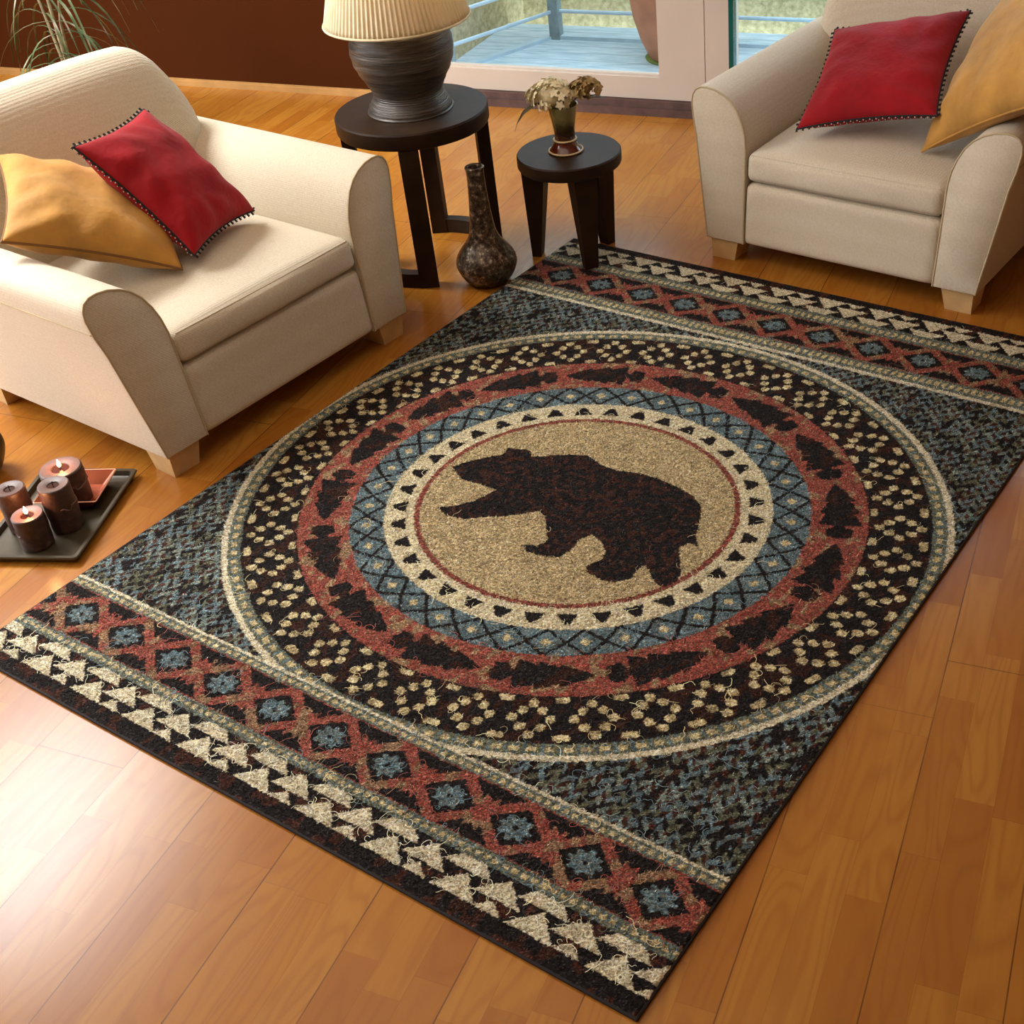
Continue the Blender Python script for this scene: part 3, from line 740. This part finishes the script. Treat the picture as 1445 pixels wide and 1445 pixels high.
def design(u, v):
    """pile colour at (u, v) in 0..1 across / along the rug"""
    n = len(u)
    # ragged yarn edges
    ju = (vnoise(u*RW/.006, v*RL/.006, 3) - .5)*.0024; jv = (vnoise(u*RW/.006, v*RL/.006, 4) - .5)*.0018
    u = u + ju; v = v + jv
    # end bands measured from the near (d small) or far end
    d = np.where(v < .5, v, np.interp(v, [.5, .832, .860, .921, .944, .987, 1.], [.5, .1295, .1165, .062, .050, .0135, 0.]))
    far = v >= .5
    col = np.zeros((n, 3)); col[:] = COL['blk']
    big = vnoise(u*RW/.012, v*RL/.012, 9); md = vnoise(u*RW/.02, v*RL/.03, 12)
    # field: staggered blue and black zigzag cells
    cu, cv = .0095, .0068
    fu = u/cu; fv = v/cv
    zig = fv + .9*np.abs((fu*.5) % 1 - .5)*2
    row = np.floor(zig); k = hsh(np.floor(fu + .35*(row % 2)), row, 5)
    on = ((fu*.5 + .5*(row % 2) + .25*(big-.5)) % 1 < .60) & (k > .18)
    f = COL['blue']*(.55 + .9*k[:, None]) ; f = np.where((k > .75)[:, None], COL['gblue']*1.1, f); f = np.where((k < .38)[:, None], COL['olive']*.9, f)
    f = np.where(on[:, None], f, np.where((k > .6)[:, None], COL['brn'], COL['blk']))
    col = f
    def put(m, c): col[m] = (c[m] if getattr(c, 'ndim', 1) == 2 else c)
    # circle
    X = (u - .5056)/.51; Y0 = (v - .471)/.3577; r0 = np.hypot(X, Y0); Y = Y0 + .024*np.clip(1-r0, 0, .5)/.45; r = np.hypot(X, Y); A = np.arctan2(Y, X)
    put((r < 1.0), COL['cream2'])
    put(r < .982, COL['olive']*1.15)
    a = A*150/(2*PI); dot = (np.abs((a % 1) - .5) < .27) & (np.abs(r - .963) < .008)
    put((r < .982) & (((A*300/(2*PI)) % 1) < .35), COL['blue'])
    put(dot, COL['gold'])
    put(r < .945, np.where((md > .62)[:, None], COL['brn']*.6, COL['blk']))
    # gold chequer ring
    NP = 38; ph = (A*NP/(2*PI) + .30) % 1; idx = np.floor(A*NP/(2*PI) + .30)
    q = (r - .862)/.080          # -1..1 across
    p = (ph - .5)*2              # -1..1 along, diamond centred at 0
    br = .6 + .8*hsh(idx*7 + np.floor(q*3), np.floor(p*3), 8)
    gold = COL['gold']*br[:, None]
    m = np.zeros(n, bool)
    for (pp, qq) in ((0, .70), (0, -.62), (.62, .02), (-.62, .02), (.33, .38), (-.33, .38), (.33, -.32), (-.33, -.32)):
        m |= (np.abs(p - pp)/.165)**2.5 + (np.abs(q - qq)/.165)**2.5 < 1
    pe = np.minimum(np.abs(p - 1), np.abs(p + 1))
    m |= ((pe/.26)**4 + (np.abs(q - .80)/.13)**4 < 1) | ((pe/.26)**4 + (np.abs(q + .80)/.13)**4 < 1)
    put(m & (r < .945) & (r > .79), gold)
    # red ring with dark trees
    redc = np.where((md + .3*big > .86)[:, None], COL['tan']*.5 + COL['red']*.3, COL['red'])
    put((r < .785), redc)
    T = 16; t = (-A*T/(2*PI) + .62) % 1; w = np.abs(r - .712)
    ww = np.interp(t, [0, .08, .3, .31, .5, .52, .70, .71, .74, .78, .90, .92, 1], [0, .014, .042, .030, .052, .036, .058, .014, .014, .036, .030, 0, 0])
    put((r < .785) & (w < ww), np.where((md > .66)[:, None], COL['brn']*.6, COL['blk']))
    # blue lattice ring
    put(r < .637, COL['blue']*(.75 + .5*md[:, None]))
    s = (r - .588)/.05; t = (A*38/(2*PI) + .3) % 1 - .5
    dd = np.abs(t)*2; z1 = np.abs(np.abs(s) - (1 - dd)); z2 = np.abs(np.abs(s) - dd)
    put((r < .637) & (np.abs(t)*2 + np.abs(s) < .30), COL['gold'])
    put((r < .637) & ((np.abs(1 - np.abs(t)*2) + np.abs(s)) < .16), COL['gold']*.8)
    put((r < .637) & (z1 < .15), COL['blk'])
    # cream ring with teeth
    put(r < .538, COL['cream'])
    t = np.abs((A*36/(2*PI) + .45) % 1 - .5)
    put((r < .517) & (r > .476) & (t < .33 - .24*(r-.476)/.041), COL['blk'])
    put(r < .452, COL['red']*.85)
    put(r < .436, COL['tan']*(.9 + .25*md[:, None]))
    # bear silhouette
    sel = np.where(r < .44)[0]; px, py = u[sel], v[sel]; ins = np.zeros(len(sel), bool); B = BEAR
    for i in range(len(B)):
        (x1, y1), (x2, y2) = B[i], B[(i+1) % len(B)]
        c = ((y1 > py) != (y2 > py)) & (px < (x2-x1)*(py-y1)/(y2-y1+1e-12) + x1); ins ^= c
    mm = np.zeros(n, bool); mm[sel] = ins
    put(mm, np.where((big > .6)[:, None], COL['brn']*.75, COL['blk']*.9))
    # ---- end bands
    e = d < .1295
    put(e, COL['cream2']); put(d < .1265, COL['olive']*1.15)
    put((d < .1265) & (d > .1165) & (((u*RW/.0125) % 1) < .4), COL['blue'])
    put((np.abs(d - .1215) < .0022) & (np.abs((u/.0118) % 1 - .5) < .30), COL['gold'])
    put(d < .1168, COL['red']*.85)
    put(d < .1155, COL['blk'])
    PT = .0877; t = ((u - .0735)/PT + .5) % 1 - .5; h = (d - .0885)/.0265
    tt = np.abs(t)*2*.92 + np.abs(h)*.92
    ang8 = .07*np.cos(8*np.arctan2(h, t*2))
    redl = np.where((md > .62)[:, None], COL['tan']*.4 + COL['red']*.35, COL['red'])
    band = (d < .1155) & (d > .0625)
    put(band & (tt < 1.12), redl); put(band & (np.abs(t) > .40) & (tt > 1.12) & (tt < 1.35), redl)
    put(band & (tt < .72), COL['blk']); put(band & (np.hypot(t*2, h) < .40 + ang8), COL['blue']*1.05); put(band & (np.hypot(t*2, h) < .08), COL['blk'])
    put(d < .0625, COL['red']*.85); put(d < .0612, COL['olive']*1.15)
    put((d < .0612) & (((u*RW/.0125) % 1) < .4), COL['blue'])
    put((np.abs(d - .0556) < .0022) & (np.abs((u/.0118) % 1 - .5) < .30), COL['gold'])
    # triangle rows
    tri = d < .0495; put(tri, np.where((md > .7)[:, None], COL['brn'], COL['blk']))
    cr = COL['cream2']*(.78 + .35*big[:, None])
    def trow(uc, half, d0, d1):
        t = np.abs(((u + np.where(far, .019, 0) - uc)/.0945 + .5) % 1 - .5)*.0945
        put(tri & (d > d0) & (d < d1) & (t < half*(1 - (d - d0)/(d1 - d0))), cr)
    sh_ = np.where(far, 0, 0)
    trow(.390, .0280, .0160, .0370); trow(.434, .0290, .0276, .0475); trow(.386, .031, .0385, .0600)
    trow(.4335, .0170, .0160, .0262)
    put(d < .0148, np.where((md > .62)[:, None], COL['brn']*.8, COL['blk']))
    return col

nx, ny = 800, 1082
gu, gv = np.meshgrid(np.linspace(0, 1, nx), np.linspace(0, 1, ny), indexing='xy')
gu = gu.ravel(); gv = gv.ravel()
col = design(gu, gv)
def yarn(c, sig, lo=.26, hi=.90):
    n = len(c); q = RNG.random(n); lum = c @ np.array([.3, .55, .15])
    c = c.copy(); m = q < lo
    c[m] = c[m]*.3 + (lum[m]*.85)[:, None]*np.array([1.25, 1.0, .62])
    m = q > hi; c[m] = c[m]*1.9 + .012
    return c*RNG.lognormal(-.04, sig, n)[:, None]
col = yarn(col, .55); grain = 1.0; tuft = .70 + .60*vnoise(gu*RW/.0055, gv*RL/.0055, 21)
col = np.clip(col*tuft[:, None], 0, .9)
rare = RNG.random(len(gu)); col[rare > .992] = col[rare > .992]*.5 + np.array([.07, .065, .055])
z = RT_ + (RNG.random(len(gu)) - .5)*.0012 + (vnoise(gu*RW/.006, gv*RL/.006, 30) - .5)*.0018
edge = np.minimum(np.minimum(gu*RW, (1-gu)*RW), np.minimum(gv*RL, (1-gv)*RL)); z -= np.clip(.008 - edge, 0, .008)**2/.008*.6
co = np.stack([gu*RW, gv*RL, z], 1).astype(np.float32)
def grid_mesh(name, co, nx, ny, col):
    i = np.arange((nx-1)*(ny-1)); r, c = np.divmod(i, nx-1); a = r*nx + c
    q = np.stack([a, a+1, a+nx+1, a+nx], 1).astype(np.int32)
    me = bpy.data.meshes.new(name); me.vertices.add(len(co)); me.vertices.foreach_set('co', co.ravel())
    me.loops.add(q.size); me.loops.foreach_set('vertex_index', q.ravel())
    me.polygons.add(len(q)); me.polygons.foreach_set('loop_start', np.arange(0, q.size, 4, dtype=np.int32)); me.polygons.foreach_set('loop_total', np.full(len(q), 4, np.int32))
    me.update(calc_edges=True)
    at = me.color_attributes.new('pile', 'FLOAT_COLOR', 'POINT'); at.data.foreach_set('color', np.c_[col, np.ones(len(col))].astype(np.float32).ravel())
    return me
me = grid_mesh('area_rug', co, nx, ny, col); me.materials.append(rug_mat())
rug = bpy.data.objects.new('area_rug', me); C.objects.link(rug)
tag(rug, 'large rectangular shag rug with dark bear silhouette and ringed geometric border on the parquet', 'rug')
mb = MB().loft([[Vector((x, y, zz)) for x, y in ((o_, o_), (RW-o_, o_), (RW-o_, RL-o_), (o_, RL-o_))] for zz, o_ in ((.0005, .001), (.0012, -.001), (RT_-.0035, -.0015), (RT_-.0022, .002))])
mb.obj('edge_binding', simple('dark_rug_binding', (26, 18, 16), .9, .3, 60), rug, smooth=False)
def ribbons(name, V, F, colv, ob):
    me = bpy.data.meshes.new(name); V = V.astype(np.float32); F = F.astype(np.int32)
    me.vertices.add(len(V)); me.vertices.foreach_set('co', V.ravel()); me.loops.add(F.size); me.loops.foreach_set('vertex_index', F.ravel())
    k = F.shape[1]; me.polygons.add(len(F)); me.polygons.foreach_set('loop_start', np.arange(0, F.size, k, dtype=np.int32)); me.polygons.foreach_set('loop_total', np.full(len(F), k, np.int32))
    me.update(calc_edges=True)
    at = me.color_attributes.new('pile', 'FLOAT_COLOR', 'POINT'); at.data.foreach_set('color', np.c_[colv, np.ones(len(colv))].astype(np.float32).ravel())
    me.materials.append(rug_mat(.6)); o = bpy.data.objects.new(name, me); C.objects.link(o); o.parent = ob
    tag(o, kind='stuff'); return o
# short tuft blades
nb = 300000
bu = RNG.random(nb)*.992 + .004; bv = RNG.random(nb)*.992 + .004
bc = np.clip(yarn(design(bu, bv), .7)*1.15 + .001, 0, .85)
an = RNG.random(nb)*2*PI; ln = RNG.uniform(.003, .0065, nb); hw = RNG.uniform(.0004, .0008, nb)
p0 = np.stack([bu*RW, bv*RL, np.full(nb, RT_ - .0005)], 1); dr = np.stack([np.cos(an), np.sin(an), np.zeros(nb)], 1); sd = np.stack([-np.sin(an), np.cos(an), np.zeros(nb)], 1)
up = np.array([0, 0, 1.])
p1 = p0 + dr*(ln*.5)[:, None] + up*RNG.uniform(.002, .0045, nb)[:, None]; p2 = p0 + dr*ln[:, None] + up*RNG.uniform(.001, .0045, nb)[:, None]
p1[:, 0] = np.clip(p1[:, 0], .002, RW-.002); p2[:, 0] = np.clip(p2[:, 0], .002, RW-.002); p1[:, 1] = np.clip(p1[:, 1], .002, RL-.002); p2[:, 1] = np.clip(p2[:, 1], .002, RL-.002)
V = np.stack([p0 - sd*hw[:, None], p0 + sd*hw[:, None], p1 + sd*hw[:, None], p1 - sd*hw[:, None], p2], 1).reshape(-1, 3)
b0 = np.arange(nb)*5; F = np.concatenate([np.stack([b0, b0+1, b0+2, b0+3], 1)])
F2 = np.stack([b0+3, b0+2, b0+4, b0+4], 1)
V = np.concatenate([V.reshape(nb, 5, 3), (p2 + sd*.0003)[:, None, :]], 1).reshape(-1, 3); b0 = np.arange(nb)*6
F = np.concatenate([np.stack([b0, b0+1, b0+2, b0+3], 1), np.stack([b0+3, b0+2, b0+5, b0+4], 1)])
ribbons('pile_tufts', V, F, np.repeat(bc, 6, 0), rug)
# loose curly yarn ends
nc = 8000; m = 12
bu = RNG.random(nc)*.96 + .02; bv = RNG.random(nc)**1.5*.96 + .02
cc = design(bu, bv); lum = cc.mean(1); keep = (lum > .03) | (RNG.random(nc) < .18)
bu, bv, cc = bu[keep], bv[keep], cc[keep]; nc = len(bu)
tint = np.clip(cc*1.7 + .03, .02, .75)*RNG.uniform(.6, 1.25, nc)[:, None]
a0 = RNG.random(nc)*2*PI; kap = RNG.normal(0, 130, nc); L = RNG.uniform(.012, .045, nc); k2 = RNG.normal(0, 90, nc)
P_ = np.zeros((nc, m+1, 3)); P_[:, 0, 0] = bu*RW; P_[:, 0, 1] = bv*RL; an = a0.copy()
T_ = np.zeros((nc, m+1)); T_[:, 0] = an
for j in range(1, m+1):
    st = L/m; an = an + (kap + k2*math.sin(j*.9))*st
    P_[:, j, 0] = P_[:, j-1, 0] + np.cos(an)*st; P_[:, j, 1] = P_[:, j-1, 1] + np.sin(an)*st; T_[:, j] = an
P_[:, :, 0] = np.clip(P_[:, :, 0], .003, RW-.003); P_[:, :, 1] = np.clip(P_[:, :, 1], .003, RL-.003)
P_[:, :, 2] = RT_ + .0035 + .0015*np.sin(np.linspace(0, PI, m+1))[None, :]
S_ = np.stack([-np.sin(T_), np.cos(T_), np.zeros_like(T_)], 2); hw = .00055
V = np.stack([P_ - S_*hw, P_ + S_*hw], 2).reshape(-1, 3)
b0 = (np.arange(nc)*(m+1)*2)[:, None] + (np.arange(m)*2)[None, :]; b0 = b0.ravel(); F = np.stack([b0, b0+1, b0+3, b0+2], 1)
ribbons('loose_yarn', V, F, np.repeat(tint, (m+1)*2, 0), rug)

# ------------------------------------------------------------------ light
def area(name, mat, sx, sy, energy, color, spread=180):
    L = bpy.data.lights.new(name, 'AREA'); L.shape = 'RECTANGLE'; L.size = sx; L.size_y = sy; L.energy = energy; L.color = color; L.spread = R(spread)
    o = bpy.data.objects.new(name, L); C.objects.link(o); o.matrix_world = mat; return o
# daylight in the left window opening (light looks along its -Z)
cpos = rm(A0-.06, (wn0+wn1)/2, (wz0+wz1)/2)
rot = Matrix((N1, Vector((0, 0, 1)), -E1)).transposed().to_4x4()   # -Z = +E1
rot = Matrix.Translation(cpos) @ Matrix(((N1.x, 0, -E1.x), (N1.y, 0, -E1.y), (0, 1, 0))).to_4x4()
area('window_daylight', rot, abs(wn1-wn0)-.15, wz1-wz0-.15, 135, (1, .97, .93))
# skylight over the left side of the room
area('skylight_daylight', Matrix.Translation(rm(-1.15, -2.45, HC+.06)), 1.25, 1.7, 225, (1, .98, .95), 120)
# warm fill added just below the ceiling; no fixture hangs there
area('ceiling_fill', Matrix.Translation(rm(2.0, -3.8, HC-.05)), 2.6, 2.6, 20, (1, .88, .72))
L = bpy.data.lights.new('lamp_bulb', 'POINT'); L.energy = 1.6; L.color = (1, .82, .6); L.shadow_soft_size = .04
o = bpy.data.objects.new('lamp_bulb', L); C.objects.link(o); o.location = BT + Vector((0, 0, ZT + .53))

w = bpy.data.worlds.new('sky'); bpy.context.scene.world = w; w.use_nodes = True
bg = w.node_tree.nodes['Background']; bg.inputs[0].default_value = (.80, .90, 1, 1); bg.inputs[1].default_value = 5.6

# ------------------------------------------------------------------ camera
RC = Matrix(((0.834675, 0.5468, -0.06578), (0.28259, -0.52773, -0.801027), (-0.472715, 0.650009, -0.595003)))
CP = Vector((2.8078, -1.06307, 2.10977))
FPX, PPX, PPY = 1826.678, 862.474, 735.763
cam = bpy.data.cameras.new('camera'); co_ = bpy.data.objects.new('camera', cam); C.objects.link(co_)
Rw = Matrix((RC[0], -RC[1], -RC[2])).transposed()
co_.matrix_world = Matrix.Translation(CP) @ Rw.to_4x4()
cam.sensor_fit = 'HORIZONTAL'; cam.sensor_width = 36; cam.lens = FPX/1445*36
cam.shift_x = -(PPX - 722.5)/1445; cam.shift_y = (PPY - 722.5)/1445
cam.clip_start = .05; cam.clip_end = 60
bpy.context.scene.camera = co_
vs = bpy.context.scene.view_settings
vs.view_transform = 'Standard'; vs.look = 'None'; vs.gamma = 1; vs.use_curve_mapping = False; vs.exposure = .12
